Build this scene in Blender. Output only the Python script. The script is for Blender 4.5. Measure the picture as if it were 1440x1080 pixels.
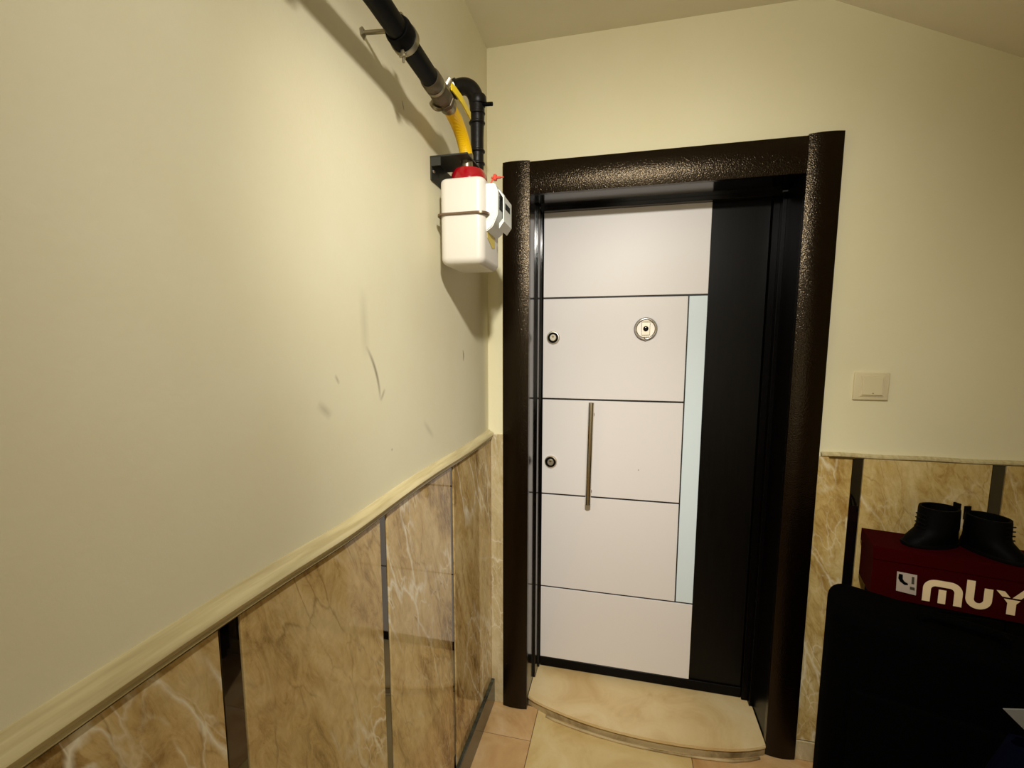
import bpy, bmesh, math, random
from mathutils import Vector, Matrix
random.seed(4)
for o in list(bpy.data.objects): bpy.data.objects.remove(o)
S = bpy.context.scene; COL = S.collection

# ---------------- camera, world, lights, exposure ----------------
cam = bpy.data.objects.new('camera', bpy.data.cameras.new('camera')); COL.objects.link(cam)
fw = Vector((-0.23599967, 0.96447474, -0.11871243)); rt = Vector((0.971321078, 0.237770396, 0.000775713843)); up = Vector((-0.02897446, 0.11512481, 0.99292838))
M = Matrix((rt, up, -fw)).transposed().to_4x4(); M.translation = Vector((0.51747307, -1.76663779, 1.5))
cam.matrix_world = M
cam.data.sensor_width = 36; cam.data.lens = 658.0047/1440*36
cam.data.shift_x = 3.834/1440; cam.data.shift_y = 24.6085/1440
cam.data.clip_start = 0.02
S.camera = cam
w = bpy.data.worlds.new('world'); S.world = w; w.use_nodes = True
w.node_tree.nodes['Background'].inputs[0].default_value = (1.0, 0.9, 0.7, 1); w.node_tree.nodes['Background'].inputs[1].default_value = 0.02
def spot(name, loc, target, power, angle, blend, radius, color):
    l = bpy.data.lights.new(name, 'SPOT'); l.energy = power; l.spot_size = math.radians(angle); l.spot_blend = blend; l.shadow_soft_size = radius; l.color = color
    o = bpy.data.objects.new(name, l); COL.objects.link(o); o.location = loc
    o.rotation_euler = (Vector(target)-Vector(loc)).to_track_quat('-Z', 'Y').to_euler(); return o
LAMP = (0.56, -1.64, 2.30)
KEY = (1.0, 0.96, 0.87)
# one lamp inferred from its shadows; extra spots added to shape its spread
spot('ceiling_spot_door', LAMP, (0.5, 0.0, 1.2), 45, 90, 1.0, 0.035, KEY)
spot('ceiling_spot_wide', LAMP, (0.4, 0.0, 0.3), 28, 128, 1.0, 0.035, KEY)
spot('ceiling_spot_corner', LAMP, (0.04, -0.05, 1.15), 26, 60, 1.0, 0.035, KEY)
spot('ceiling_spot_low', LAMP, (0.6, 0.1, 0.2), 60, 62, 1.0, 0.035, KEY)
spot('ceiling_spot_side', LAMP, (0.0, -0.9, 0.9), 8, 50, 1.0, 0.035, KEY)
spot('ceiling_spot_upper', LAMP, (0.5, 0.0, 2.5), 20, 80, 1.0, 0.035, KEY)
spot('uplight_fill', (0.5, -1.5, 1.9), (0.4, -0.4, 2.57), 5, 100, 1.0, 0.2, (1.0, 0.92, 0.75))  # unseen fill added to lift the ceiling, not an actual wall lamp
l = bpy.data.lights.new('landing_fill', 'AREA'); l.size = 0.9; l.energy = 4.5; l.color = (1.0, 0.9, 0.7)  # soft fill added behind the camera; no window is known there
o = bpy.data.objects.new('landing_fill', l); COL.objects.link(o); o.location = (0.9, -3.2, 1.3); o.rotation_euler = (math.pi/2, 0, 0)
S.view_settings.view_transform = 'Standard'; S.view_settings.look = 'None'; S.view_settings.exposure = 0.0; S.view_settings.gamma = 1.0; S.view_settings.use_curve_mapping = False

# ---------------- materials ----------------
def srgb(r, g, b):
    f = lambda c: (c/255/12.92) if c/255 <= 0.04045 else ((c/255+0.055)/1.055)**2.4
    return (f(r), f(g), f(b), 1)
def mat(name, col, rough=0.5, metal=0.0, ior=1.5, spec=0.5, coat=0.0):
    m = bpy.data.materials.new(name); m.use_nodes = True; p = m.node_tree.nodes['Principled BSDF']
    p.inputs['Base Color'].default_value = col; p.inputs['Roughness'].default_value = rough; p.inputs['Metallic'].default_value = metal
    p.inputs['IOR'].default_value = ior; p.inputs['Specular IOR Level'].default_value = spec; p.inputs['Coat Weight'].default_value = coat
    return m
def N(m, t, **kw):
    n = m.node_tree.nodes.new(t)
    for k, v in kw.items():
        if k in n.inputs: n.inputs[k].default_value = v
        else: setattr(n, k, v)
    return n
def LK(m, a, b): m.node_tree.links.new(a, b)
def ramp(m, fac, stops):
    r = N(m, 'ShaderNodeValToRGB'); cr = r.color_ramp
    while len(cr.elements) < len(stops): cr.elements.new(0.5)
    for e, (p, c) in zip(cr.elements, stops): e.position = p; e.color = c
    LK(m, fac, r.inputs[0]); return r.outputs[0]
def coords(m, scale=(1, 1, 1), rot=(0, 0, 0), rand=False):
    tc = N(m, 'ShaderNodeTexCoord'); mp = N(m, 'ShaderNodeMapping'); mp.inputs['Scale'].default_value = scale; mp.inputs['Rotation'].default_value = rot
    if rand:
        oi = N(m, 'ShaderNodeObjectInfo'); sc = N(m, 'ShaderNodeVectorMath', operation='SCALE'); sc.inputs['Scale'].default_value = 17.0
        cb = N(m, 'ShaderNodeCombineXYZ'); LK(m, oi.outputs['Random'], cb.inputs[0]); LK(m, oi.outputs['Random'], cb.inputs[2])
        LK(m, cb.outputs[0], sc.inputs[0]); ad = N(m, 'ShaderNodeVectorMath', operation='ADD')
        LK(m, tc.outputs['Object'], ad.inputs[0]); LK(m, sc.outputs[0], ad.inputs[1]); LK(m, ad.outputs[0], mp.inputs[0])
    else: LK(m, tc.outputs['Object'], mp.inputs[0])
    return mp.outputs[0]
def noise(m, vec, scale, detail=4, rough=0.5, dist=0.0):
    n = N(m, 'ShaderNodeTexNoise'); n.inputs['Scale'].default_value = scale; n.inputs['Detail'].default_value = detail
    n.inputs['Roughness'].default_value = rough; n.inputs['Distortion'].default_value = dist; LK(m, vec, n.inputs['Vector']); return n.outputs['Fac']
def mix(m, fac, a, b, blend='MIX'):
    x = N(m, 'ShaderNodeMix', data_type='RGBA', blend_type=blend)
    for s, v in ((0, fac), (6, a), (7, b)):
        if hasattr(v, 'is_output'): LK(m, v, x.inputs[s])
        else: x.inputs[s].default_value = v
    return x.outputs[2]
def math_(m, op, a, b=0.5, clamp=False):
    x = N(m, 'ShaderNodeMath', operation=op, use_clamp=clamp)
    for s, v in ((0, a), (1, b)):
        if hasattr(v, 'is_output'): LK(m, v, x.inputs[s])
        else: x.inputs[s].default_value = v
    return x.outputs[0]
def P(m): return m.node_tree.nodes['Principled BSDF']
def bump(m, h, strength, dist=0.01):
    b = N(m, 'ShaderNodeBump'); b.inputs['Strength'].default_value = strength; b.inputs['Distance'].default_value = dist
    LK(m, h, b.inputs['Height']); LK(m, b.outputs[0], P(m).inputs['Normal'])
W3 = (1, 1, 1, 1); K3 = (0, 0, 0, 1)

def plaster(name, col, dirt, marks=False):
    m = mat(name, col, 0.62, spec=0.25)
    v = coords(m)
    c = mix(m, ramp(m, noise(m, v, 2.2, 5, 0.6), [(0.35, K3), (0.75, W3)]), col, dirt)
    if marks:   # a few scuffs and drips rubbed onto the paint
        tc = N(m, 'ShaderNodeTexCoord')
        def scuff(c, y0, z0, y1, z1, wd, k, bow=0.0):
            sx = N(m, 'ShaderNodeSeparateXYZ'); LK(m, tc.outputs['Object'], sx.inputs[0])
            L = math.hypot(y1-y0, z1-z0); uy, uz = (y1-y0)/L, (z1-z0)/L
            a = math_(m, 'SUBTRACT', sx.outputs[1], y0); b = math_(m, 'SUBTRACT', sx.outputs[2], z0)
            t = math_(m, 'ADD', math_(m, 'MULTIPLY', a, uy), math_(m, 'MULTIPLY', b, uz))
            d = math_(m, 'SUBTRACT', math_(m, 'MULTIPLY', a, uz), math_(m, 'MULTIPLY', b, uy))
            tn = math_(m, 'DIVIDE', t, L)
            q = math_(m, 'MULTIPLY', math_(m, 'MULTIPLY', tn, math_(m, 'SUBTRACT', 1.0, tn), ), bow*4)
            d = math_(m, 'ABSOLUTE', math_(m, 'ADD', d, q))
            f = math_(m, 'SUBTRACT', 1.0, math_(m, 'DIVIDE', d, wd), True)
            e = math_(m, 'MULTIPLY', math_(m, 'MULTIPLY', tn, math_(m, 'SUBTRACT', 1.0, tn)), 4.0, True)
            f = math_(m, 'MULTIPLY', math_(m, 'MULTIPLY', f, e), k)
            return mix(m, f, c, srgb(95, 85, 62))
        for a in ((-0.895, 1.50, -0.842, 1.378, 0.007, 0.75, 0.012), (-0.842, 1.378, -0.82, 1.405, 0.006, 0.45), (-0.297, 1.487, -0.294, 1.447, 0.007, 0.9, 0.006),
                  (-1.005, 1.447, -0.992, 1.427, 0.005, 0.4), (-0.90, 1.62, -0.895, 1.47, 0.02, 0.18), (-1.06, 1.40, -1.02, 1.37, 0.012, 0.3), 
                  (-0.80, 1.262, -0.793, 1.258, 0.004, 0.5), (-0.70, 2.065, -0.69, 2.045, 0.004, 0.8), (-0.62, 1.30, -0.55, 1.24, 0.012, 0.22)): c = scuff(c, *a)
    LK(m, c, P(m).inputs['Base Color'])
    bump(m, noise(m, v, 90, 4, 0.6), 0.10, 0.004)
    return m
m_wall = plaster('cream_paint', srgb(235, 229, 199), srgb(229, 220, 186), True)
m_wall2 = plaster('cream_paint_door_wall', srgb(238, 231, 197), srgb(234, 226, 187))
m_ceil = plaster('ceiling_paint', srgb(234, 228, 206), srgb(228, 220, 196))

def marble(name, base, dark, light, vein, rot=(0, 0, 0), rough=0.06, vscale=1.0, vamt=0.8, axis='x'):
    m = mat(name, base, rough, ior=1.55)
    v2 = coords(m, (1, 1, 1), rot, True)                      # rotated first ...
    mp = N(m, 'ShaderNodeMapping'); mp.inputs['Scale'].default_value = (1, 1.9, 0.62) if axis == 'x' else (1.9, 1, 0.75); LK(m, v2, mp.inputs[0]); v = mp.outputs[0]   # ... then stretched along the bedding
    wn = N(m, 'ShaderNodeTexNoise'); wn.inputs['Scale'].default_value = 5.0; wn.inputs['Detail'].default_value = 5; LK(m, v, wn.inputs['Vector'])
    sc = N(m, 'ShaderNodeVectorMath', operation='SCALE'); sc.inputs['Scale'].default_value = 0.22; LK(m, wn.outputs['Color'], sc.inputs[0])
    ad = N(m, 'ShaderNodeVectorMath', operation='ADD'); LK(m, v, ad.inputs[0]); LK(m, sc.outputs[0], ad.inputs[1]); vw = ad.outputs[0]
    a = math_(m, 'ADD', math_(m, 'MULTIPLY', noise(m, v, 3.6, 5, 0.55, 0.9), 0.6), math_(m, 'MULTIPLY', noise(m, v, 15, 8, 0.72, 1.8), 0.4))
    c = ramp(m, a, [(0.38, dark), (0.49, base), (0.60, light)])
    def cracks(scale, width):
        vo = N(m, 'ShaderNodeTexVoronoi', feature='DISTANCE_TO_EDGE'); vo.inputs['Scale'].default_value = scale; LK(m, vw, vo.inputs['Vector'])
        return ramp(m, vo.outputs['Distance'], [(0.0, W3), (width*0.4, (0.55, 0.55, 0.55, 1)), (width, K3)])
    msk = ramp(m, noise(m, v2, 3.4, 3, 0.5), [(0.47, K3), (0.60, W3)])
    msk2 = ramp(m, noise(m, v2, 8.0, 3, 0.6), [(0.42, K3), (0.58, W3)])
    c = mix(m, math_(m, 'MULTIPLY', math_(m, 'MULTIPLY', cracks(7.0*vscale, 0.035), msk2), 0.55), c, dark)
    c = mix(m, math_(m, 'MULTIPLY', math_(m, 'MULTIPLY', cracks(4.6*vscale, 0.045), msk), vamt), c, vein)
    c = mix(m, math_(m, 'MULTIPLY', math_(m, 'MULTIPLY', cracks(15.0*vscale, 0.06), math_(m, 'MULTIPLY', msk, msk2)), vamt*0.75), c, vein)
    d = math_(m, 'ABSOLUTE', math_(m, 'SUBTRACT', noise(m, v, 3.0*vscale, 6, 0.62, 1.6), 0.52))
    c = mix(m, math_(m, 'MULTIPLY', math_(m, 'MULTIPLY', ramp(m, d, [(0.0, W3), (0.03, K3)]), msk2), vamt*0.4), c, light)
    c = mix(m, ramp(m, noise(m, v2, 26, 4, 0.7), [(0.3, K3), (0.8, (0.35, 0.35, 0.35, 1))]), c, dark)
    LK(m, c, P(m).inputs['Base Color']); return m
ROT = (math.radians(-22), 0, 0)
m_marL = marble('brown_marble', srgb(208, 176, 116), srgb(132, 100, 54), srgb(232, 206, 152), srgb(255, 246, 220), ROT, vamt=1.0)
m_marD = marble('beige_marble', srgb(206, 178, 112), srgb(160, 124, 62), srgb(226, 204, 148), srgb(252, 242, 210), (0, math.radians(20), 0), axis='y')
m_marN = marble('pale_beige_marble', srgb(205, 188, 146), srgb(178, 156, 110), srgb(222, 208, 172), srgb(238, 230, 208), (0, math.radians(12), 0), axis='y', vscale=2)
m_strip = mat('black_polished_strip', srgb(12, 9, 9), 0.03, ior=2.0)
m_base = marble('dark_green_stone', srgb(58, 60, 50), srgb(38, 40, 32), srgb(82, 82, 66), srgb(110, 108, 88), (0, 0, 0), 0.12, vamt=0.4)
def stone(name, c1, c2, c3, rough):
    m = mat(name, c1, rough); v = coords(m, (1, 1, 1), (0, 0, 0), True)
    c = ramp(m, noise(m, v, 5, 6, 0.6, 0.8), [(0.3, c2), (0.5, c1), (0.72, c3)])
    c = mix(m, ramp(m, noise(m, v, 60, 3, 0.7), [(0.55, K3), (0.9, (0.4, 0.4, 0.4, 1))]), c, c2)
    LK(m, c, P(m).inputs['Base Color']); bump(m, noise(m, v, 45, 4, 0.6), 0.06, 0.003); return m
m_tileP = stone('pinkish_marble_tile', srgb(208, 170, 118), srgb(184, 140, 88), srgb(222, 190, 146), 0.22)
m_tileG = stone('sand_marble_tile', srgb(216, 190, 130), srgb(198, 166, 104), srgb(224, 204, 150), 0.25)
m_sill = stone('sill_marble', srgb(226, 200, 146), srgb(208, 174, 118), srgb(234, 212, 166), 0.28)
m_sillrim = stone('worn_sill_edge', srgb(190, 168, 122), srgb(120, 96, 58), srgb(210, 190, 146), 0.6)
m_grout = mat('grout', srgb(112, 88, 58), 0.9)
m_rail = mat('painted_rail', srgb(180, 166, 126), 0.22)
v = coords(m_rail, (30, 2, 30)); LK(m_rail, ramp(m_rail, noise(m_rail, v, 3, 4), [(0.3, srgb(176, 160, 116)), (0.6, srgb(204, 190, 146))]), P(m_rail).inputs['Base Color'])
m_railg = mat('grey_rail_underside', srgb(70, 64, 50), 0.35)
m_brass = mat('aged_metal_trim', srgb(150, 135, 95), 0.3, 1.0)

m_casing = mat('dark_brown_laminate', srgb(8, 4, 2), 0.2, spec=0.36); P_ = m_casing.node_tree.nodes['Principled BSDF']; P_.inputs['Specular Tint'].default_value = (1.0, 0.78, 0.52, 1)
v = coords(m_casing); bump(m_casing, noise(m_casing, v, 280, 1, 0.5), 0.62, 0.0014)
m_jamb = mat('dark_gloss_jamb', srgb(5, 3, 3), 0.13, spec=0.5)
m_jamb2 = mat('dark_satin_jamb', srgb(5, 3, 3), 0.3, spec=0.12)
m_wood = mat('ebony_wood', srgb(12, 10, 9), 0.35, spec=0.2)
v = coords(m_wood, (60, 60, 1.5)); LK(m_wood, ramp(m_wood, noise(m_wood, v, 3, 4), [(0.3, srgb(3, 2, 2)), (0.7, srgb(12, 10, 7))]), P(m_wood).inputs['Base Color'])
m_white = mat('white_door_laminate', srgb(241, 236, 234), 0.42)
m_blue = mat('pale_blue_inlay', srgb(233, 248, 255), 0.36)
m_groove = mat('plum_groove', srgb(14, 8, 12), 0.5)
m_rub = mat('black_rubber', srgb(5, 4, 4), 0.6, spec=0.1)
m_chrome = mat('chrome', srgb(225, 222, 220), 0.2, 1.0)
m_steel = mat('brushed_steel', srgb(220, 212, 196), 0.24, 1.0)
m_nick = mat('dull_nickel', srgb(205, 198, 180), 0.45, 1.0)
m_lens = mat('dark_lens', srgb(10, 12, 25), 0.05)
m_plast = mat('cream_switch_plastic', srgb(226, 214, 176), 0.35)
m_meter = mat('white_enamel', srgb(216, 211, 200), 0.38)
m_reg = mat('white_plastic', srgb(226, 228, 222), 0.35)
m_glass = mat('grey_dial_window', srgb(60, 62, 60), 0.08)
m_lip = mat('tarnished_seam', srgb(120, 98, 78), 0.3, 0.5)
m_yel = mat('yellow_sticker', srgb(214, 190, 80), 0.5)
m_hose = mat('yellow_hose', srgb(232, 184, 8), 0.35)
v = coords(m_hose); wv = N(m_hose, 'ShaderNodeTexWave', wave_type='BANDS', bands_direction='Z'); wv.inputs['Scale'].default_value = 90; LK(m_hose, v, wv.inputs[0]); bump(m_hose, wv.outputs['Fac'], 0.25, 0.001)
m_lever = mat('yellow_lever', srgb(225, 195, 30), 0.35)
m_red = mat('red_plastic', srgb(150, 6, 22), 0.16, coat=0.5)
m_seal = mat('red_seal', srgb(205, 70, 50), 0.4)
m_pipe = mat('black_painted_pipe', srgb(5, 5, 5), 0.45, spec=0.1)
m_pipe2 = mat('black_wrapped_pipe', srgb(13, 11, 9), 0.42, spec=0.3)
v = coords(m_pipe2); bump(m_pipe2, noise(m_pipe2, v, 60, 3), 0.3, 0.003)
m_cast = mat('grey_iron_fitting', srgb(92, 82, 64), 0.4, 0.6)
m_galv = mat('galvanised_steel', srgb(150, 142, 118), 0.35, 0.9)
m_brk = mat('dark_grey_bracket', srgb(44, 44, 38), 0.45)
m_black = mat('black_fabric', srgb(3, 3, 3), 0.9, spec=0.02)
v = coords(m_black); bump(m_black, noise(m_black, v, 500, 2), 0.2, 0.001)
m_blk2 = mat('black_plastic', srgb(3, 3, 3), 0.6, spec=0.05)
m_leath = mat('black_leather', srgb(3, 3, 3), 0.6, spec=0.06)
m_box = mat('dark_red_cardboard', srgb(52, 0, 2), 0.8, spec=0.04)
m_print = mat('cream_print', srgb(240, 214, 170), 0.6)
m_label = mat('box_label', srgb(180, 165, 150), 0.5)
m_bluebag = mat('navy_bag', srgb(2, 3, 20), 0.8, spec=0.03)
m_paper = mat('white_paper', srgb(112, 112, 108), 0.7)

# ---------------- mesh helpers ----------------
def link(name, bm, m, parent=None, smooth=False, loc=None, auto=None):
    me = bpy.data.meshes.new(name)
    bmesh.ops.recalc_face_normals(bm, faces=bm.faces[:]) if bm.faces else None
    bm.to_mesh(me); bm.free()
    for mm in (m if isinstance(m, (list, tuple)) else [m]): me.materials.append(mm)
    if smooth:
        for p in me.polygons: p.use_smooth = True
        if auto is not None:
            b2 = bmesh.new(); b2.from_mesh(me)
            for e in b2.edges:
                if len(e.link_faces) == 2 and e.calc_face_angle() > math.radians(auto): e.smooth = False
            b2.to_mesh(me); b2.free()
    o = bpy.data.objects.new(name, me); COL.objects.link(o)
    if loc is not None:      # origin at loc, mesh given in world coordinates
        me.transform(Matrix.Translation(-Vector(loc))); o.location = loc
    if parent is not None:
        o.parent = parent; o.matrix_parent_inverse = Matrix.Translation(parent.location).inverted()
        if parent.rotation_euler.z: o.matrix_parent_inverse = (Matrix.Translation(parent.location) @ parent.rotation_euler.to_matrix().to_4x4()).inverted()
    return o
def empty(name, loc):
    o = bpy.data.objects.new(name, None); COL.objects.link(o); o.location = loc; o.empty_display_size = 0.05; return o
def tag(o, label=None, cat=None, group=None, kind=None):
    for k, v in (('label', label), ('category', cat), ('group', group), ('kind', kind)):
        if v: o[k] = v
    return o
def box(x0, x1, y0, y1, z0, z1, bev=0.0, seg=2, bm=None):
    b = bm or bmesh.new(); n0 = len(b.verts)
    r = bmesh.ops.create_cube(b, size=1.0); vs = r['verts']
    for v in vs: v.co = Vector(((x0+x1)/2+v.co.x*(x1-x0), (y0+y1)/2+v.co.y*(y1-y0), (z0+z1)/2+v.co.z*(z1-z0)))
    if bev: bmesh.ops.bevel(b, geom=list({e for v in vs for e in v.link_edges}), offset=bev, segments=seg, profile=0.5, affect='EDGES')
    return b
def tube(path, rad, seg=20, bm=None, cap=True):
    b = bm or bmesh.new(); pts = [Vector(p) for p in path]; n = len(pts); rad = rad if isinstance(rad, (list, tuple)) else [rad]*n
    rings = []; t0 = (pts[1]-pts[0]).normalized(); a = t0.orthogonal().normalized()
    for i, p in enumerate(pts):
        t = ((pts[min(i+1, n-1)]-p).normalized() + (p-pts[max(i-1, 0)]).normalized())
        if t.length < 1e-6: t = t0
        t.normalize(); a = (a - t*a.dot(t)).normalized(); c = t.cross(a)
        rings.append([b.verts.new(p + (a*math.cos(2*math.pi*k/seg)+c*math.sin(2*math.pi*k/seg))*rad[i]) for k in range(seg)])
    for r0, r1 in zip(rings, rings[1:]):
        for k in range(seg): b.faces.new((r0[k], r0[(k+1) % seg], r1[(k+1) % seg], r1[k]))
    if cap: b.faces.new(rings[0][::-1]); b.faces.new(rings[-1])
    return b
def cyl(p0, p1, prof, seg=28, bm=None):
    """lathe along p0->p1: prof = [(t, radius)]; coincident t gives steps"""
    b = bm or bmesh.new(); p0 = Vector(p0); ax = Vector(p1)-p0; t = ax.normalized(); a = t.orthogonal().normalized(); c = t.cross(a); rings = []
    for s, r in prof: rings.append([b.verts.new(p0+ax*s+(a*math.cos(2*math.pi*k/seg)+c*math.sin(2*math.pi*k/seg))*max(r, 1e-5)) for k in range(seg)])
    for r0, r1 in zip(rings, rings[1:]):
        for k in range(seg): b.faces.new((r0[k], r0[(k+1) % seg], r1[(k+1) % seg], r1[k]))
    b.faces.new(rings[0][::-1]); b.faces.new(rings[-1]); return b
def torus(c, n, R, r, seg=40, rs=12, bm=None):
    b = bm or bmesh.new(); c = Vector(c); n = Vector(n).normalized(); a = n.orthogonal().normalized(); d = n.cross(a); rings = []
    for i in range(seg):
        u = a*math.cos(2*math.pi*i/seg)+d*math.sin(2*math.pi*i/seg)
        rings.append([b.verts.new(c+u*(R+r*math.cos(2*math.pi*k/rs))+n*r*math.sin(2*math.pi*k/rs)) for k in range(rs)])
    for i in range(seg):
        r0, r1 = rings[i], rings[(i+1) % seg]
        for k in range(rs): b.faces.new((r0[k], r0[(k+1) % rs], r1[(k+1) % rs], r1[k]))
    return b
def sweep(prof, path, bm=None):
    """prof: list of 3-vectors offsets; path: list of points; closed profile"""
    b = bm or bmesh.new(); rings = [[b.verts.new(Vector(p)+Vector(q)) for q in prof] for p in path]; n = len(prof)
    for r0, r1 in zip(rings, rings[1:]):
        for k in range(n): b.faces.new((r0[k], r0[(k+1) % n], r1[(k+1) % n], r1[k]))
    b.faces.new(rings[0][::-1]); b.faces.new(rings[-1]); return b
def prism(pts, d, bm=None):
    """pts: list of 3d points (planar polygon), d: extrusion vector"""
    b = bm or bmesh.new(); a = [b.verts.new(Vector(p)) for p in pts]; c = [b.verts.new(Vector(p)+Vector(d)) for p in pts]; n = len(pts)
    b.faces.new(a[::-1]); b.faces.new(c)
    for k in range(n): b.faces.new((a[k], a[(k+1) % n], c[(k+1) % n], c[k]))
    return b

# ---------------- room shell ----------------
XR, YB, HC = 2.6, -3.3, 2.571
XP = 1.08                                            # where the ceiling starts to slope down
zs = lambda x: HC-(x-XP)*0.466
wall_left = tag(link('wall_left', box(-0.15, 0, YB, 0.0, 0, HC+0.05), m_wall), kind='structure')
# door wall with its opening X .10..1.13, Z 0..2.11
b = bmesh.new()
box(-0.15, 0.10, 0, 0.3, 0, HC+0.05, bm=b); box(1.13, XR+0.1, 0, 0.3, 0, HC+0.05, bm=b); box(0.10, 1.13, 0, 0.3, 2.11, HC+0.05, bm=b)
wall_back = tag(link('wall_back', b, m_wall2), kind='structure')
tag(link('wall_right', box(XR, XR+0.1, YB, 0, 0, HC+0.05), m_wall2), kind='structure')
tag(link('wall_front', box(-0.15, XR+0.1, YB-0.1, YB, 0, HC+0.05), m_wall2), kind='structure')
ceil = tag(link('ceiling', prism([(-0.15, YB-0.1, HC), (XP, YB-0.1, HC), (XR+0.1, YB-0.1, zs(XR+0.1)), (XR+0.1, YB-0.1, HC+0.1), (-0.15, YB-0.1, HC+0.1)], (0, -YB+0.1, 0)), m_ceil), kind='structure')
floor = tag(link('floor', box(-0.15, XR+0.1, YB-0.1, 0.3, -0.05, -0.003), m_grout), kind='structure')
def tile(x0, x1, y0, y1, m, dz=0.0):
    g = 0.0012
    return link('floor_tile', box(x0+g, x1-g, y0+g, y1-g, -0.003, 0+dz, 0.0008, 1), m, floor, loc=((x0+x1)/2, (y0+y1)/2, 0))
cols = [(0.0, 0.212), (0.212, 0.80), (0.80, 1.39), (1.39, 1.98), (1.98, XR)]
for i, (x0, x1) in enumerate(cols):
    off = [0.172, 0.59, 0.30, 0.45, 0.2][i]; y1 = 0.0; k = 0
    while y1 > YB:
        y0 = max(YB, (-off if k == 0 else y1-0.59))
        tile(x0, x1, y0, y1, m_tileP if (i in (0, 2) or (i+k) % 3 == 0) and i != 1 else m_tileG, dz=random.uniform(-0.0004, 0.0004)); y1 = y0; k += 1

# marble wainscot, left wall
ZT = 1.131
strips = [(-0.459, -0.432), (-0.883, -0.852), (-1.301, -1.265), (-1.722, -1.687), (-2.143, -2.108), (-2.564, -2.529), (-2.985, -2.95)]
edges = [-0.006]+[v for s in strips for v in (s[1], s[0])]+[YB]
for k in range(0, len(edges), 2):
    y1, y0 = edges[k], edges[k+1]
    link('marble_panel', box(0, 0.012, y0, y1, 0.0, ZT, 0.0012, 1), m_marL, wall_left, loc=(0, (y0+y1)/2, 0.5))
for y0, y1 in strips:
    link('black_strip', box(0.002, 0.009, y0+0.0035, y1-0.001, 0.0, ZT-0.001, 0.0006, 1), m_strip, wall_left, loc=(0, (y0+y1)/2, 0.5))
link('panel_backing', box(0, 0.002, YB, -0.006, 0, ZT-0.002), m_rub, wall_left)
tag(link('baseboard_left', box(0.012, 0.026, YB, -0.004, 0, 0.105, 0.0025, 2), m_base, loc=(0.012, -1.6, 0)), kind='structure')
# slightly wavy painted rail along the top of the panels
prof = [(0, 0, 0.0), (0.017, 0, 0.0), (0.0195, 0, 0.003), (0.0185, 0, 0.007), (0.0225, 0, 0.010), (0.0245, 0, 0.016), (0.0215, 0, 0.022), (0.014, 0, 0.0265), (0.008, 0, 0.029), (0.004, 0, 0.033), (0, 0, 0.034)]
wav = lambda y: ZT+0.002+0.0022*math.sin(y*9+1)+0.003*math.exp(-((y+1.0)/0.12)**2)*(-1)
path = [(0.0, -0.002-i*0.03, wav(-i*0.03)) for i in range(110)]
rail = tag(link('trim_1', sweep(prof, path), m_rail, smooth=True, auto=35), kind='structure')
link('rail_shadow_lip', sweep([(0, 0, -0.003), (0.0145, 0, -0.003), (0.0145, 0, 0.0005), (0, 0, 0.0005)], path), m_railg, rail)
# marble wainscot, door wall
def dpanel(x0, x1, z0, z1, m, th=0.012, name='marble_panel'):
    return link(name, box(x0, x1, -th, 0, z0, z1, 0.0012, 1), m, wall_back, loc=((x0+x1)/2, 0, 0.5))
dpanel(0.0125, 0.0645, 0, 1.152, m_marN)
dpanel(1.1655, 1.268, 0.075, 1.128, m_marD)
dpanel(1.2695, 1.300, 0.0, 1.127, m_strip, 0.009, 'black_strip')
dpanel(1.3015, 1.652, 0.075, 1.128, m_marD)
dpanel(1.6535, 1.687, 0.0, 1.127, m_strip, 0.009, 'black_strip')
dpanel(1.6885, 2.04, 0.075, 1.128, m_marD)
dpanel(2.0415, 2.075, 0.0, 1.127, m_strip, 0.009, 'black_strip')
dpanel(2.0765, 2.43, 0.075, 1.128, m_marD)
tag(link('baseboard_back', box(1.166, XR, -0.019, -0.012, 0, 0.075, 0.002, 1), m_marN, loc=(1.7, -0.01, 0)), kind='structure')
prof2 = [(0, 0, 0), (0, -0.0135, 0), (0, -0.0165, 0.003), (0, -0.0155, 0.008), (0, -0.009, 0.011), (0, 0, 0.013)]
rail2 = tag(link('trim_2', sweep(prof2, [(1.175+i*0.05, 0, 1.130+0.0012*math.sin(i*1.3)) for i in range(29)]), m_rail, smooth=True, auto=35), kind='structure')
link('metal_corner_trim', box(1.196, 1.272, -0.0185, -0.012, 1.1265, 1.132, 0.001, 1), m_brass, rail2)

# ---------------- door frame: casing, jambs ----------------
frame = tag(link('trim_3', box(0.10, 0.166, 0.0, 0.115, 0.0, 2.05, 0.001, 1), m_jamb), kind='structure')
link('jamb_face', box(1.066, 1.13, 0.0, 0.16, 0.0, 2.05, 0.001, 1), m_jamb2, frame)
link('jamb_face', box(0.10, 1.13, 0.0, 0.16, 2.05, 2.11, 0.001, 1), m_jamb, frame)
b = box(0.10, 0.175, 0.116, 0.185, 0.045, 2.046, 0.002, 2); box(0.10, 0.180, 0.186, 0.27, 0.05, 2.046, 0.001, 1, bm=b); link('door_stop', b, m_jamb, frame)
b = box(1.052, 1.13, 0.161, 0.190, 0.045, 2.046, 0.002, 2); box(1.03, 1.13, 0.191, 0.27, 0.05, 2.046, 0.001, 1, bm=b); link('door_stop', b, m_jamb2, frame)
b = box(0.176, 1.05, 0.161, 0.185, 2.034, 2.10, 0.002, 2); link('door_stop', b, m_jamb, frame)
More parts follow.
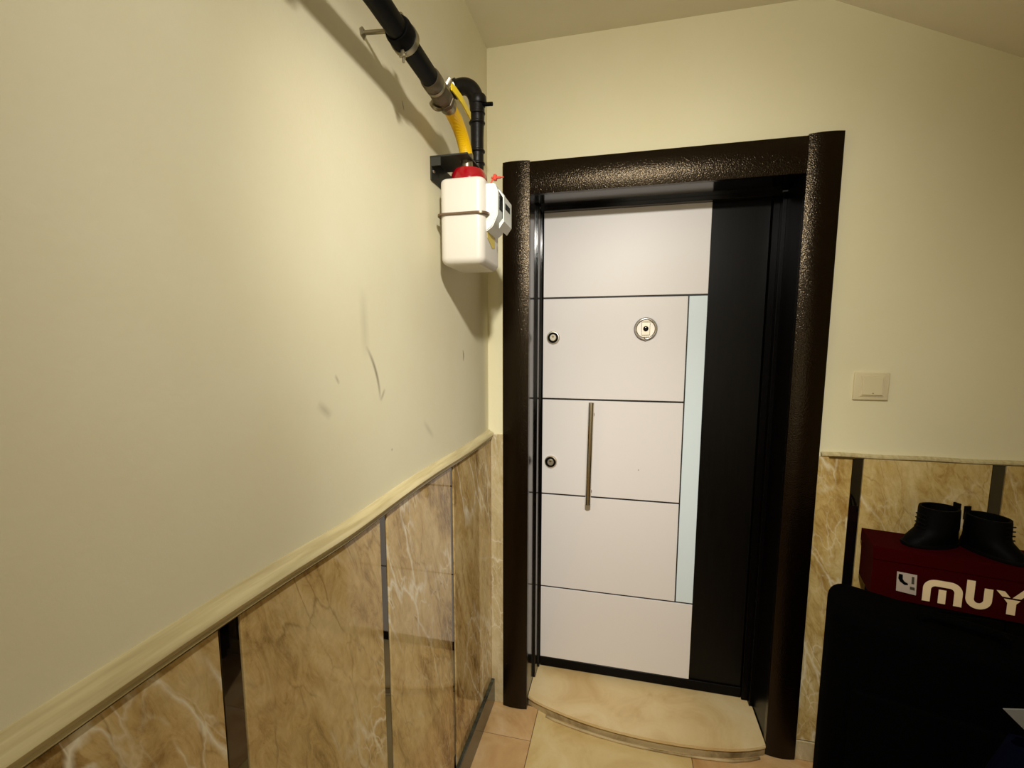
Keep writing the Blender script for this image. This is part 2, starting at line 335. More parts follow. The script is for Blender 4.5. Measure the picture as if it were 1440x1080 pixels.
def casing(x0, x1, z0, z1, name, horiz=False, sag=0.0085):
    b = bmesh.new(); n = 12
    if not horiz:
        w = x1-x0; pr = [(x0, 0.0)]+[(x0+w*k/n, -0.0235-sag*(1-(2*k/n-1)**2)) for k in range(n+1)]+[(x1, 0.0)]
        a = [b.verts.new((p[0], p[1], z0)) for p in pr]; c = [b.verts.new((p[0], p[1], z1)) for p in pr]
    else:
        w = z1-z0; pr = [(0.0, z0)]+[(-0.019-sag*(1-(2*k/n-1)**2), z0+w*k/n) for k in range(n+1)]+[(0.0, z1)]
        a = [b.verts.new((x0, p[0], p[1])) for p in pr]; c = [b.verts.new((x1, p[0], p[1])) for p in pr]
    m_ = len(pr); b.faces.new(a[::-1]); b.faces.new(c)
    for k in range(m_): b.faces.new((a[k], a[(k+1) % m_], c[(k+1) % m_], c[k]))
    return link(name, b, m_casing, frame, smooth=True, auto=25)
casing(0.0655, 0.166, 0.001, 2.163, 'casing', sag=0.006); casing(1.064, 1.163, 0.001, 2.163, 'casing', sag=0.0075); casing(0.1665, 1.0635, 2.047, 2.160, 'casing', True)
tag(frame, kind='structure')

# ---------------- sill ----------------
pts = [(0.1665, 0.02), (0.1665, -0.003)]
pts = [(0.1675, 0.012), (0.1675, -0.001), (0.20, -0.019), (0.25, -0.038), (0.286, -0.049), (0.34, -0.064), (0.40, -0.078), (0.46, -0.088), (0.53, -0.096), (0.60, -0.101), (0.68, -0.103), (0.76, -0.101), (0.85, -0.094), (0.94, -0.080), (1.0, -0.062), (1.04, -0.046), (1.0625, -0.034)]
core = pts+[(1.0625, 0.158), (1.051, 0.158), (1.051, 0.188), (1.029, 0.188), (1.029, 0.245), (0.181, 0.245), (0.181, 0.184), (0.1762, 0.184), (0.1762, 0.114), (0.1675, 0.114)]
b = prism([(x, y, 0.034) for x, y in core], (0, 0, 0.011)); bmesh.ops.bevel(b, geom=[e for e in b.edges if min(v.co.y for v in e.verts) < 0.0 and abs(e.verts[0].co.z-e.verts[1].co.z) < 1e-5 and e.verts[0].co.z > 0.04 and max(v.co.y for v in e.verts) < 0.013], offset=0.003, segments=2, affect='EDGES')
sill = tag(link('trim_4', b, m_sill, smooth=True, auto=30), kind='structure')
b = bmesh.new()
rng = random.Random(2); lower = [(x, y+0.006+rng.uniform(0, 0.004)) for x, y in pts[1:-1]]
link('sill_bed', prism([(x, y, 0.0) for x, y in [pts[0]]+lower+[(1.0625, -0.028), (1.0625, 0.2), (0.1675, 0.2)]], (0, 0, 0.0335)), m_sillrim, sill)
# a mortar lip, thin and broken, along the foot of the sill
rng = random.Random(7)
b = bmesh.new(); pp = [(x, y-0.004-rng.uniform(0, 0.004), 0.004+rng.uniform(0, 0.003)) for x, y in pts[3:-1]]
tube(pp, [rng.uniform(0.004, 0.007) for _ in pp], 8, bm=b); link('mortar_bead', b, m_sillrim, sill, smooth=True)

# ---------------- door leaf ----------------
YD = 0.205
door = tag(link('door_1', box(0.183, 1.027, YD, YD+0.05, 0.062, 2.043, 0.0015, 1), m_wood, loc=(0.183, YD, 0.062)), kind='structure')
link('leaf_backing', box(0.183, 0.824, YD-0.004, YD-0.0003, 0.092, 2.036), m_groove, door)
g = 0.0036
def panel(x0, x1, z0, z1, m=m_white, name='door_panel'):
    return link(name, box(x0, x1, YD-0.010, YD-0.0042, z0, z1, 0.0007, 1), m, door, loc=((x0+x1)/2, YD-0.01, (z0+z1)/2))
Z = [0.094, 0.4315, 0.8585, 1.2755, 1.695, 2.036]
for k in range(5):
    full = k in (0, 4); panel(0.184, 0.8225 if full else 0.7515, Z[k]+(g if k else 0), Z[k+1]-(g if k < 4 else 0))
tag(panel(0.7565, 0.8225, Z[1]+g, Z[4]-g, m_blue, 'inlay_panel'), 'pale blue vertical inlay')
link('bottom_seal', box(0.183, 1.027, YD-0.008, YD-0.0005, 0.047, 0.090, 0.001, 1), m_jamb2, door)
YF = YD-0.010
def lock(x, z, name, lab, m1, m2):
    o = link(name, cyl((x, YF, z), (x, YF-0.009, z), [(0, 0.0270), (0.45, 0.0270), (0.9, 0.0245), (1, 0.021), (1.0, 0.0205), (0.82, 0.019), (0.82, 0.0)], 40), m1, door, smooth=True, auto=30)
    tag(o, lab)
    link('black_ring', cyl((x, YF-0.007, z), (x, YF-0.0103, z), [(0, 0.0222), (1, 0.0215), (1, 0.0)], 36), m_rub, o, smooth=True, auto=30)
    c = cyl((x, YF-0.0085, z), (x, YF-0.0135, z), [(0, 0.0142), (0.7, 0.0142), (1, 0.0125), (1, 0.0)], 32); link('cylinder_plug', c, m2, o, smooth=True, auto=30)
    k = cyl((x, YF-0.0130, z+0.005), (x, YF-0.0152, z+0.005), [(0, 0.0058), (1, 0.005), (1, 0)], 20); link('key_core', k, m_steel, o, smooth=True, auto=30)
    link('keyway', box(x-0.0034, x+0.0034, YF-0.0157, YF-0.0150, z+0.0042, z+0.0056), m_rub, o)
lock(0.227, 1.533, 'lock_cylinder', 'upper round lock cylinder with pale face', m_nick, m_nick)
lock(0.2225, 1.003, 'lock_cylinder', 'lower round lock cylinder, duller metal', m_steel, m_nick)
# pull bar
pb = link('pull_bar', tube([(0.3925, YD-0.050, 1.268), (0.387, YD-0.050, 0.838)], 0.0115, 24), m_steel, door, smooth=True, auto=40)
for z in (1.215, 0.885):
    xx = 0.387+0.0055*(z-0.838)/0.43
    link('bar_mount', cyl((xx, YF, z), (xx, YD-0.046, z), [(0, 0.0125), (0.12, 0.0125), (0.12, 0.0075), (1, 0.0075)], 20), m_steel, pb, smooth=True, auto=30)
# viewer with ring knocker
vx, vz = 0.597, 1.567
vw = link('door_viewer', cyl((vx, YF, vz), (vx, YF-0.006, vz), [(0, 0.040), (0.7, 0.039), (1, 0.036), (1, 0.0)], 48), m_chrome, door, smooth=True, auto=30)
link('viewer_shadow_ring', cyl((vx, YF, vz-0.001), (vx, YF-0.0045, vz-0.001), [(0, 0.0452), (0.8, 0.0452), (1, 0.0435), (1, 0.0)], 48), m_rub, vw, smooth=True, auto=30)  # black disc put in as the shadow outline around the knocker
link('knocker_ring', torus((vx, YF-0.012, vz-0.001), (0, 1, 0.06), 0.039, 0.0046, 56, 12), m_chrome, vw, smooth=True)
link('viewer_plate', box(vx-0.0165, vx+0.0165, YF-0.012, YF-0.006, vz-0.026, vz+0.025, 0.0015, 2), m_nick, vw)
link('ring_hinge', box(vx-0.017, vx+0.017, YF-0.015, YF-0.006, vz+0.0262, vz+0.0345, 0.0015, 2), m_steel, vw)
link('ring_stop', box(vx-0.014, vx+0.014, YF-0.012, YF-0.006, vz-0.0345, vz-0.028, 0.0012, 2), m_steel, vw)
link('lens', cyl((vx, YF-0.012, vz), (vx, YF-0.0165, vz), [(0, 0.0105), (0.6, 0.0100), (1, 0.006), (1, 0.0)], 28), m_lens, vw, smooth=True, auto=40)
link('ring_ball', cyl((vx, YF-0.012, vz-0.046), (vx, YF-0.012, vz-0.034), [(0, 0.002), (0.25, 0.0055), (0.5, 0.0062), (0.75, 0.0055), (1, 0.002)], 16), m_chrome, vw, smooth=True)
link('paint_fleck', cyl((0.588, YF, 0.989), (0.588, YF-0.001, 0.989), [(0, 0.0028), (1, 0.002)], 10), m_nick, door)

# ---------------- light switch ----------------
sw = tag(link('light_switch', box(1.2535, 1.3535, -0.009, 0.0, 1.3235, 1.4135, 0.003, 3), m_plast, smooth=True, auto=40, loc=(1.3035, 0, 1.3685)), 'square cream wall light switch right of the dark door frame', 'light switch')
b = bmesh.new(); link('switch_frame', box(1.2715, 1.3385, -0.0115, -0.0085, 1.336, 1.403, 0.001, 2), m_plast, sw)
b = box(1.2765, 1.3335, -0.0165, -0.011, 1.3405, 1.3985, 0.0015, 2)
for v in b.verts:
    if v.co.y < -0.013: v.co.y += 0.003*(v.co.z-1.3405)/0.058
link('rocker', b, m_plast, sw)
link('switch_led', cyl((1.306, -0.0163, 1.3465), (1.306, -0.0172, 1.3465), [(0, 0.0017), (1, 0.0015)], 12), m_lip, sw)

# ---------------- gas installation on the left wall ----------------
MX0, MX1, MY0, MY1, MZ0, MZ1 = 0.026, 0.150, -0.55, -0.385, 1.715, 1.939
mt = tag(empty('gas_meter', (0.0, -0.47, MZ0)), 'white rounded gas meter hanging on the left wall beside the door frame', 'gas meter')
def rrect(x0, x1, y0, y1, r, n=6):
    out = []
    for cx, cy, a0 in ((x1-r, y1-r, 0), (x0+r, y1-r, 90), (x0+r, y0+r, 180), (x1-r, y0+r, 270)):
        out += [(cx+r*math.cos(math.radians(a0+90*k/n)), cy+r*math.sin(math.radians(a0+90*k/n))) for k in range(n+1)]
    return out
def shell(z0, z1, bot):
    b = bmesh.new(); R, e = 0.022, 0.020 if bot else 0.011; lev = [(z1 if bot else z0, 0.0)]
    for k in range(7):
        a = math.radians(90*k/6); lev.append(((z0+e-e*math.sin(a)) if bot else (z1-e+e*math.sin(a)), e*(1-math.cos(a))))
    rings = [[b.verts.new((x, y, z)) for x, y in rrect(MX0+i_, MX1-i_, MY0+i_, MY1-i_, max(R-i_*0.8, 0.004))] for z, i_ in lev]
    for r0, r1 in zip(rings, rings[1:]):
        for k in range(len(r0)): b.faces.new((r0[k], r0[(k+1) % len(r0)], r1[(k+1) % len(r0)], r1[k]))
    b.faces.new(rings[0][::-1]); b.faces.new(rings[-1]); return b
link('upper_shell', shell(1.8475, MZ1, False), m_meter, mt, smooth=True, auto=50)
link('lower_shell', shell(MZ0, 1.8455, True), m_meter, mt, smooth=True, auto=50)
b = prism([(x, y, 1.8435) for x, y in rrect(MX0-0.009, MX1+0.010, MY0-0.006, MY1+0.008, 0.024)], (0, 0, 0.005))
link('seam_flange', b, m_lip, mt, smooth=True, auto=40)
rg = prism([(0.146, -0.525, 1.925), (0.174, -0.525, 1.925), (0.1815, -0.525, 1.905), (0.1815, -0.525, 1.845), (0.168, -0.525, 1.815), (0.146, -0.525, 1.800)][::-1], (0, 0.105, 0))
bmesh.ops.bevel(rg, geom=rg.edges[:], offset=0.0025, segments=2, affect='EDGES')
reg = link('register', rg, m_reg, mt, smooth=True, auto=40)
link('dial_window', box(0.1812, 0.1835, -0.510, -0.440, 1.862, 1.895, 0.001, 1), m_glass, reg)
link('label_flap', prism([(0.1815, -0.515, 1.912), (0.1965, -0.515, 1.893), (0.1965, -0.515, 1.828), (0.183, -0.515, 1.810), (0.183, -0.515, 1.824), (0.1935, -0.515, 1.836), (0.1935, -0.515, 1.889), (0.1815, -0.515, 1.907)], (0, 0.085, 0)), m_reg, reg)
link('number_slot', box(0.1964, 0.1970, -0.503, -0.450, 1.862, 1.878), m_glass, reg)
link('sticker', prism([(0.1503, -0.527, 1.840), (0.1503, -0.445, 1.840), (0.1503, -0.442, 1.775), (0.1503, -0.468, 1.768), (0.1503, -0.515, 1.788)], (0.0009, 0, 0)), m_yel, mt)
b = tube([(0.160, -0.515, 1.925), (0.163, -0.512, 1.935), (0.170, -0.507, 1.943)], 0.0022, 8); box(0.160, 0.186, -0.512, -0.504, 1.940, 1.945, 0.001, 1, bm=b); box(0.166, 0.175, -0.514, -0.502, 1.935, 1.951, 0.002, 1, bm=b)
box(0.176, 0.194, -0.510, -0.507, 1.941, 1.944, 0.0008, 1, bm=b); link('lead_seal', b, m_seal, mt)
link('inlet_cap', cyl((0.093, -0.495, 1.937), (0.093, -0.495, 1.974), [(0, 0.050), (0.15, 0.050), (0.55, 0.047), (0.85, 0.041), (1, 0.026), (1, 0.0)], 40), m_red, mt, smooth=True, auto=40)
link('outlet_cap', cyl((0.083, -0.410, 1.934), (0.083, -0.410, 1.950), [(0, 0.030), (0.6, 0.029), (1, 0.024), (1, 0.0)], 32), m_red, mt, smooth=True, auto=40)
# bracket
b = box(0.0, 0.105, -0.542, -0.428, 1.9965, 2.0005); box(0.0, 0.004, -0.542, -0.36, 1.940, 1.9975, bm=b)
box(0.004, 0.030, -0.542, -0.538, 1.975, 1.9975, bm=b)
br = tag(link('meter_bracket', b, m_brk, loc=(0, -0.45, 1.94)), 'dark grey steel shelf bracket screwed to the wall above the meter', 'bracket')
for y in (-0.528, -0.445):
    link('screw', cyl((0.004, y, 1.966), (0.0075, y, 1.966), [(0, 0.0055), (0.6, 0.005), (1, 0.003), (1, 0)], 16), m_chrome, br, smooth=True, auto=40)
# hose
def bez(ps, n=24):
    out = []
    for i in range(n+1):
        t = i/n; q = [Vector(p) for p in ps]
        while len(q) > 1: q = [a.lerp(c, t) for a, c in zip(q, q[1:])]
        out.append(q[0])
    return out
hp = bez([(0.081, -0.617, 2.083), (0.079, -0.575, 2.080), (0.078, -0.520, 2.075), (0.083, -0.497, 2.040), (0.085, -0.490, 2.008)], 26)
hs = tag(link('gas_hose', tube(hp, 0.0175, 24), m_hose, smooth=True, auto=50, loc=(0.085, -0.49, 2.0)), 'short bent yellow gas hose between valve and meter', 'hose')
link('ferrule', cyl((0.086, -0.491, 1.979), (0.085, -0.490, 2.014), [(0, 0.0165), (0.5, 0.0165), (0.5, 0.0185), (1, 0.0180)], 24), m_galv, hs, smooth=True, auto=30)
link('hose_collar', cyl((0.081, -0.628, 2.084), (0.0805, -0.606, 2.082), [(0, 0.0205), (0.6, 0.0215), (1, 0.019)], 24), m_galv, hs, smooth=True, auto=30)
# main pipe
gp = tag(link('gas_pipe', tube([(0.080, YB+0.002, 2.104), (0.080, -0.95, 2.100), (0.080, -0.715, 2.090)], 0.0205, 28), m_pipe, smooth=True, auto=50, loc=(0.08, -2.0, 2.1)), 'thick black gas pipe running along the top of the left wall', 'pipe')
link('pipe_coupling', cyl((0.080, -1.43, 2.102), (0.080, -1.17, 2.101), [(0, 0.026), (0.04, 0.034), (0.42, 0.035), (0.46, 0.042), (0.6, 0.042), (0.64, 0.035), (0.96, 0.034), (1, 0.026)], 28), m_cast, gp, smooth=True, auto=30)
# clamp
cl = tag(empty('pipe_clamp', (0.08, -0.862, 2.10)), 'metal pipe clamp on a rod fixed to the left wall', 'pipe clamp')
b = cyl((0.080, -0.882, 2.0985), (0.080, -0.842, 2.0965), [(0, 0.0210), (0, 0.0240), (0.2, 0.0268), (0.8, 0.0268), (1, 0.0240), (1, 0.0210)], 36); link('rubber_lining', b, m_rub, cl, smooth=True, auto=40)
b = cyl((0.080, -0.870, 2.0980), (0.080, -0.838, 2.0963), [(0.55, 0.0262), (0.55, 0.0285), (0.95, 0.0285), (0.95, 0.0262)], 36); link('band', b, m_galv, cl, smooth=True, auto=40)
link('wall_rod', cyl((0.001, -0.868, 2.108), (0.060, -0.866, 2.104), [(0, 0.0042), (1, 0.0042)], 14), m_galv, cl, smooth=True, auto=40)
link('wall_flange', cyl((0.000, -0.868, 2.108), (0.006, -0.868, 2.108), [(0, 0.0105), (0.5, 0.010), (1, 0.006), (1, 0.0)], 6), m_galv, cl)
b = box(0.078, 0.084, -0.862, -0.850, 2.058, 2.074, 0.001, 1); box(0.072, 0.090, -0.858, -0.853, 2.060, 2.066, 0.001, 1, bm=b); tube([(0.081, -0.856, 2.075), (0.081, -0.856, 2.050)], 0.0028, 10, bm=b); link('wing_bolt', b, m_galv, cl)
b = box(0.078, 0.084, -0.864, -0.856, 2.122, 2.136, 0.001, 1); tube([(0.081, -0.866, 2.132), (0.081, -0.850, 2.132)], 0.003, 10, bm=b); link('top_bolt', b, m_galv, cl)
# valve
vl = tag(empty('gas_valve', (0.08, -0.68, 2.087)), 'grey iron ball valve with yellow lever at the end of the black pipe', 'valve')
link('collar', cyl((0.080, -0.728, 2.0905), (0.080, -0.695, 2.089), [(0, 0.0215), (0.15, 0.0235), (0.8, 0.0240), (1, 0.0205)], 28), m_cast, vl, smooth=True, auto=30)
link('seal_ring', cyl((0.080, -0.699, 2.0892), (0.080, -0.690, 2.0888), [(0, 0.0238), (1, 0.0238)], 28), m_galv, vl, smooth=True, auto=30)
link('valve_body', cyl((0.080, -0.692, 2.089), (0.081, -0.628, 2.084), [(0, 0.0205), (0.2, 0.0235), (0.55, 0.0245), (0.8, 0.0215), (0.82, 0.0235), (1, 0.0225)], 8), m_cast, vl)
link('valve_stem', cyl((0.086, -0.655, 2.100), (0.100, -0.652, 2.122), [(0, 0.010), (0.5, 0.010), (0.5, 0.0075), (1, 0.0075)], 12), m_nick, vl, smooth=True, auto=30)
link('stem_nut', cyl((0.092, -0.640, 2.112), (0.104, -0.636, 2.118), [(0, 0.0062), (1, 0.0062)], 6), m_nick, vl)
b = sweep([(0.0, 0.0, -0.009), (0.003, 0.0, -0.009), (0.003, 0.0, 0.009), (0, 0, 0.009)], [(0.101, -0.648, 2.108), (0.106, -0.628, 2.104), (0.110, -0.60, 2.099), (0.110, -0.535, 2.091)])
link('lever', b, m_lever, vl)
link('side_flange', cyl((0.064, -0.640, 2.078), (0.058, -0.632, 2.072), [(0, 0.016), (0.5, 0.019), (1, 0.013)], 24), m_galv, vl, smooth=True, auto=30)
# outlet riser with elbow
op = bez([(0.001, -0.385, 2.236), (0.055, -0.385, 2.262), (0.086, -0.385, 2.235), (0.083, -0.385, 2.168)], 18)+[Vector((0.083, -0.386, 2.1)), Vector((0.083, -0.388, 1.952))]
rs = tag(link('gas_riser', tube(op, [0.0225]*15+[0.0215]*4+[0.0185, 0.0185], 26), m_pipe2, smooth=True, auto=60, loc=(0.083, -0.388, 1.96)), 'black elbowed riser pipe coming out of the wall behind the yellow hose', 'pipe')
link('elbow_rim', cyl(op[1], op[3], [(0, 0.0262), (1, 0.0258)], 28), m_pipe2, rs, smooth=True, auto=30)
for z, r in ((2.166, 0.0238), (2.140, 0.0235), (2.062, 0.0228), (2.028, 0.0222)):
    link('pipe_ring', torus((0.083, -0.387, z), (0, 0, 1), r-0.004, 0.0042, 28, 10), m_pipe2, rs, smooth=True)
link('elbow_rim', cyl((0.084, -0.385, 2.214), (0.0855, -0.385, 2.190), [(0, 0.0232), (0.2, 0.0255), (0.8, 0.0255), (1, 0.0232)], 28), m_pipe2, rs, smooth=True, auto=30)
link('test_nipple', cyl((0.098, -0.386, 2.190), (0.130, -0.388, 2.187), [(0, 0.010), (0.22, 0.010), (0.22, 0.0055), (1, 0.0055)], 16), m_rub, rs, smooth=True, auto=30)

# ---------------- things by the right wall ----------------
# low black cabinet against the wall, shoe box lying on it
dr = Vector((0.976, -0.216, 0)).normalized(); dn = Vector((0.216, 0.976, 0)).normalized()
cb = tag(link('shoe_cabinet', box(1.33, 1.85, -0.235, -0.022, 0.03, 0.742, 0.004, 2), m_blk2, loc=(1.57, -0.13, 0)), 'low black cabinet against the marble wall, under the red shoe box', 'cabinet')
link('cabinet_door', box(1.336, 1.573, -0.247, -0.236, 0.04, 0.735, 0.002, 1), m_blk2, cb); link('cabinet_door', box(1.577, 1.844, -0.247, -0.236, 0.04, 0.735, 0.002, 1), m_blk2, cb)
for x in (1.35, 1.82):
    for y in (-0.21, -0.05): link('cabinet_foot', box(x-0.015, x+0.015, y-0.015, y+0.015, 0.0, 0.0295, 0.002, 1), m_blk2, cb)
O = Vector((1.235, -0.186, 0.90))
def bx_(u0, u1, d0, d1, z0, z1, bev=0.0):
    b = box(u0, u1, d0, d1, z0, z1, bev, 2)
    for v in b.verts: v.co = O+dr*v.co.x+dn*v.co.y+Vector((0, 0, v.co.z))
    return b
sb = tag(link('shoe_box', bx_(0.034, 0.447, 0.003, 0.157, -0.157, -0.002, 0.001), m_box, loc=tuple(O+dr*0.2+dn*0.08+Vector((0, 0, -0.157)))), 'dark red shoe box with large cream lettering, black boots on top', 'shoe box')
b = bx_(0.031, 0.45, 0.0, 0.16, -0.040, 0.0, 0.001)
link('box_lid', b, m_box, sb)
def flat(poly, th=0.0005, off=0.0):
    return prism([O+dr*u+dn*(-off)+Vector((0, 0, z)) for u, z in poly], dn*(-th))
def arc(cx, cz, rx, rz, a0, a1, n=14): return [(cx+rx*math.cos(math.radians(a0+(a1-a0)*k/n)), cz+rz*math.sin(math.radians(a0+(a1-a0)*k/n))) for k in range(n+1)]
def strip_poly(outer, inner, off):
    b = bmesh.new()
    a = [b.verts.new(O+dr*u-dn*off+Vector((0, 0, z))) for u, z in outer]; c = [b.verts.new(O+dr*u-dn*off+Vector((0, 0, z))) for u, z in inner]
    for k in range(len(a)-1): b.faces.new((a[k], a[k+1], c[k+1], c[k]))
    g_ = bmesh.ops.extrude_face_region(b, geom=b.faces[:])
    for e in g_['geom']:
        if isinstance(e, bmesh.types.BMVert): e.co += -dn*0.0004
    return b
LO = 0.0013
# m : arched outline + middle leg
out = [(0.155, -0.141)]+arc(0.183, -0.101, 0.028, 0.0285, 180, 90, 8)+arc(0.2145, -0.101, 0.0285, 0.0285, 90, 0, 8)+[(0.243, -0.141)]
inn = [(0.173, -0.141)]+arc(0.184, -0.103, 0.011, 0.0115, 180, 90, 8)+arc(0.2135, -0.103, 0.0115, 0.0115, 90, 0, 8)+[(0.225, -0.141)]
lettering = []
lettering.append(strip_poly(out, inn, LO))
lettering.append(flat([(0.1905, -0.0995), (0.2075, -0.0995), (0.2075, -0.141), (0.1905, -0.141)], 0.0004, LO))
# u : tall left leg, short right leg
out = [(0.249, -0.056)]+arc(0.277, -0.108, 0.028, 0.029, 180, 360, 16)+[(0.305, -0.073)]
inn = [(0.267, -0.056)]+arc(0.277, -0.108, 0.010, 0.0115, 180, 360, 16)+[(0.287, -0.073)]
lettering.append(strip_poly(out, inn, LO))
for pl in ([(0.311, -0.0715), (0.3285, -0.0715), (0.341, -0.0875), (0.3245, -0.0875)], [(0.3455, -0.0875), (0.3675, -0.0575), (0.384, -0.0575), (0.362, -0.0875)],
           [(0.328, -0.0925), (0.3615, -0.0925), (0.354, -0.1035), (0.354, -0.136), (0.336, -0.136), (0.336, -0.1035)]): lettering.append(flat(pl, 0.0004, LO))
b = bmesh.new()
for q in lettering:
    me = bpy.data.meshes.new('t'); q.to_mesh(me); q.free(); b.from_mesh(me); bpy.data.meshes.remove(me)
tag(link('lettering', b, m_print, sb), 'cream letters MUY')
lb = tag(link('box_label', flat([(0.092, -0.066), (0.139, -0.068), (0.141, -0.130), (0.094, -0.126)], 0.0006, LO), m_label, sb), 'small pale label with a boot picture')
link('boot_picture', flat([(0.097, -0.072), (0.106, -0.073), (0.107, -0.087), (0.112, -0.094), (0.120, -0.098), (0.120, -0.103), (0.112, -0.104), (0.101, -0.096), (0.096, -0.086)], 0.0003, LO+0.0007), m_blk2, lb)
b = flat([(0.127, -0.075), (0.133, -0.075), (0.134, -0.097), (0.128, -0.097)], 0.0003, LO+0.0007); link('print_block', b, m_railg, lb)
link('print_block', flat([(0.125, -0.106), (0.136, -0.107), (0.137, -0.116), (0.126, -0.115)], 0.0003, LO+0.0007), m_railg, lb)

def boot(cx, cy, yaw, h, lab, tabside):
    e = tag(empty('ankle_boot', (cx, cy, 0.9)), lab, 'boot', None)
    R = Matrix.Translation((cx, cy, 0.9)) @ Matrix.Rotation(yaw, 4, 'Z')
    def loft(rows, m, name, hollow=False):
        b = bmesh.new(); rings = []; n = 28
        for z, c, lx, ly, pw in rows:
            rg_ = []
            for k in range(n):
                a = 2*math.pi*k/n; ca, sa = math.cos(a), math.sin(a)
                rg_.append(b.verts.new(R @ Vector((c+lx*math.copysign(abs(ca)**pw, ca), ly*math.copysign(abs(sa)**pw, sa)*(1-0.15*max(0, -ca)*(1 if z < 0.05 else 0)), z))))
            rings.append(rg_)
        for r0, r1 in zip(rings, rings[1:]):
            for k in range(n): b.faces.new((r0[k], r0[(k+1) % n], r1[(k+1) % n], r1[k]))
        b.faces.new(rings[0][::-1]); b.faces.new(rings[-1]); return link(name, b, m, e, smooth=True, auto=50)
    # local +x = toe direction; heel/shaft around x=0
    loft([(0.001, 0.018, 0.082, 0.040, 0.85), (0.009, 0.018, 0.084, 0.041, 0.85), (0.012, 0.018, 0.083, 0.0405, 0.85)], m_rub, 'sole')
    loft([(0.012, 0.017, 0.080, 0.038, 0.85), (0.024, 0.014, 0.075, 0.040, 0.9), (0.035, 0.008, 0.065, 0.042, 0.9), (0.046, 0.002, 0.057, 0.044, 0.95), (0.060, 0.0, 0.054, 0.045, 1), (h-0.008, 0.0, 0.052, 0.045, 1), (h, 0.0, 0.051, 0.044, 1), (h, 0.0, 0.045, 0.038, 1), (h-0.04, 0.0, 0.043, 0.036, 1)], m_leath, 'upper')
    b = bmesh.new(); box(-0.058, -0.051, -0.010, 0.010, h-0.03, h+0.012, 0.001, 1, bm=b)
    for v in b.verts: v.co = R @ v.co
    link('pull_tab', b, m_rub, e)
    b = bmesh.new()
    for z, xx in ((0.055, 0.0545), (0.068, 0.0540), (0.081, 0.0535), (0.094, 0.053)): tube([R @ Vector((xx, -0.018, z)), R @ Vector((xx+0.004, 0, z+0.003)), R @ Vector((xx, 0.018, z))], 0.0022, 8, bm=b)
    link('laces', b, m_rub, e)
boot(1.454, -0.134, math.radians(196), 0.118, 'left black ankle boot on the red box, toe pointing to the door', 1)
boot(1.560, -0.162, math.radians(-66), 0.108, 'right black ankle boot on the red box, toe pointing away from the door', 1)

# suitcase in front
sc = tag(empty('suitcase', (1.36, -0.42, 0.0)), 'large black suitcase with rounded corners standing before the red box', 'suitcase')
A = Vector((1.124, -0.258, 0)); sd = Vector((0.955, -0.295, 0)).normalized(); sn = Vector((sd.y, -sd.x, 0))
if sn.y > 0: sn = -sn
def rb(u0, u1, d0, d1, z0, z1, bev, seg, m, name, parent=sc, sag=False):
    b = box(u0, u1, d0, d1, z0, z1, bev, seg)
    for v in b.verts:
        z = v.co.z
        if sag and z > 0.5: z += (0.012-0.055*min(1, max(0, v.co.x)/0.5))*(z-0.5)/0.3
        v.co = A+sd*v.co.x+sn*v.co.y+Vector((0, 0, z))
    return link(name, b, m, parent, smooth=True, auto=60)
rb(0, 0.50, 0.0, 0.195, 0.055, 0.815, 0.045, 6, m_black, 'case_shell', sag=True)
rb(0.05, 0.45, 0.196, 0.215, 0.12, 0.62, 0.012, 3, m_black, 'front_pocket')
b = bmesh.new()
p = lambda u, d, z: A+sd*u+sn*d+Vector((0, 0, z))
tube([p(0.19, 0.12, 0.790), p(0.19, 0.12, 0.812), p(0.21, 0.12, 0.822), p(0.33, 0.12, 0.812), p(0.35, 0.12, 0.800), p(0.35, 0.12, 0.778)], 0.009, 12, bm=b); link('carry_handle', b, m_black, sc, smooth=True, auto=50)
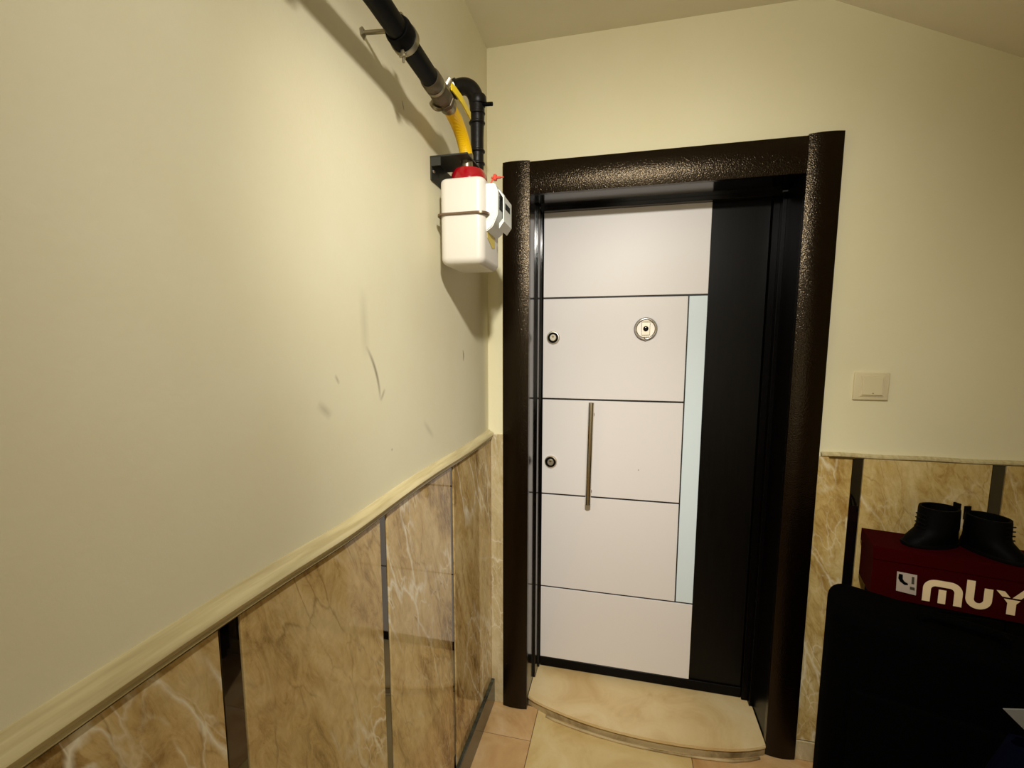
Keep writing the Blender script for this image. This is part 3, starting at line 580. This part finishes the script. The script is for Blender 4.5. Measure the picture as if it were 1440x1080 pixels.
for u in (0.05, 0.45):
    for d in (0.035, 0.16):
        q = p(u, d, 0.028); b = cyl(q-sd*0.012, q+sd*0.012, [(0, 0.022), (0.15, 0.027), (0.85, 0.027), (1, 0.022)], 24)
        wh = link('wheel', b, m_rub, sc, smooth=True, auto=40)
        b = bmesh.new(); box(-0.018, 0.018, -0.016, 0.016, 0.0, 0.02, 0.003, 1, bm=b)
        for v in b.verts: v.co = p(u, d, 0.042)+sd*v.co.x+sn*v.co.y+Vector((0, 0, v.co.z*0.9))
        link('wheel_fork', b, m_blk2, wh)
# blue bag with a white sheet sticking out, bottom right
bb = tag(empty('shopping_bag', (1.50, -0.735, 0)), 'tall dark navy blue bag on the floor in front of the suitcase', 'bag')
b = bmesh.new(); rings = []
for z, sx, sy in ((0.0, 0.25, 0.075), (0.01, 0.262, 0.083), (0.25, 0.262, 0.085), (0.50, 0.245, 0.070), (0.66, 0.215, 0.048), (0.735, 0.195, 0.030), (0.735, 0.187, 0.022), (0.45, 0.19, 0.03)):
    rings.append([b.verts.new((1.46+sx*math.copysign(abs(math.cos(a))**0.5, math.cos(a))+0.004*math.sin(9*a+z*20), -0.735+sy*math.copysign(abs(math.sin(a))**0.5, math.sin(a))+0.004*math.sin(7*a-z*31), z)) for a in [2*math.pi*k/40 for k in range(40)]])
for r0, r1 in zip(rings, rings[1:]):
    for k in range(40): b.faces.new((r0[k], r0[(k+1) % 40], r1[(k+1) % 40], r1[k]))
b.faces.new(rings[0][::-1]); b.faces.new(rings[-1])
link('bag_body', b, m_bluebag, bb, smooth=True, auto=60)
for y in (-0.757, -0.713):
    link('handle', tube(bez([(1.48, y, 0.72), (1.48, y, 0.85), (1.60, y, 0.85), (1.60, y, 0.72)], 16), 0.005, 10), m_bluebag, bb, smooth=True)
b = prism([(1.252, -0.732, 0.800), (1.30, -0.732, 0.808), (1.44, -0.732, 0.800), (1.44, -0.732, 0.52), (1.38, -0.732, 0.52), (1.318, -0.732, 0.735)], (0, 0.003, 0))
tag(link('paper_sheet', b, m_paper, loc=(1.40, -0.71, 0.50)), 'crumpled pale sheet of paper poking out of the navy bag', 'paper')
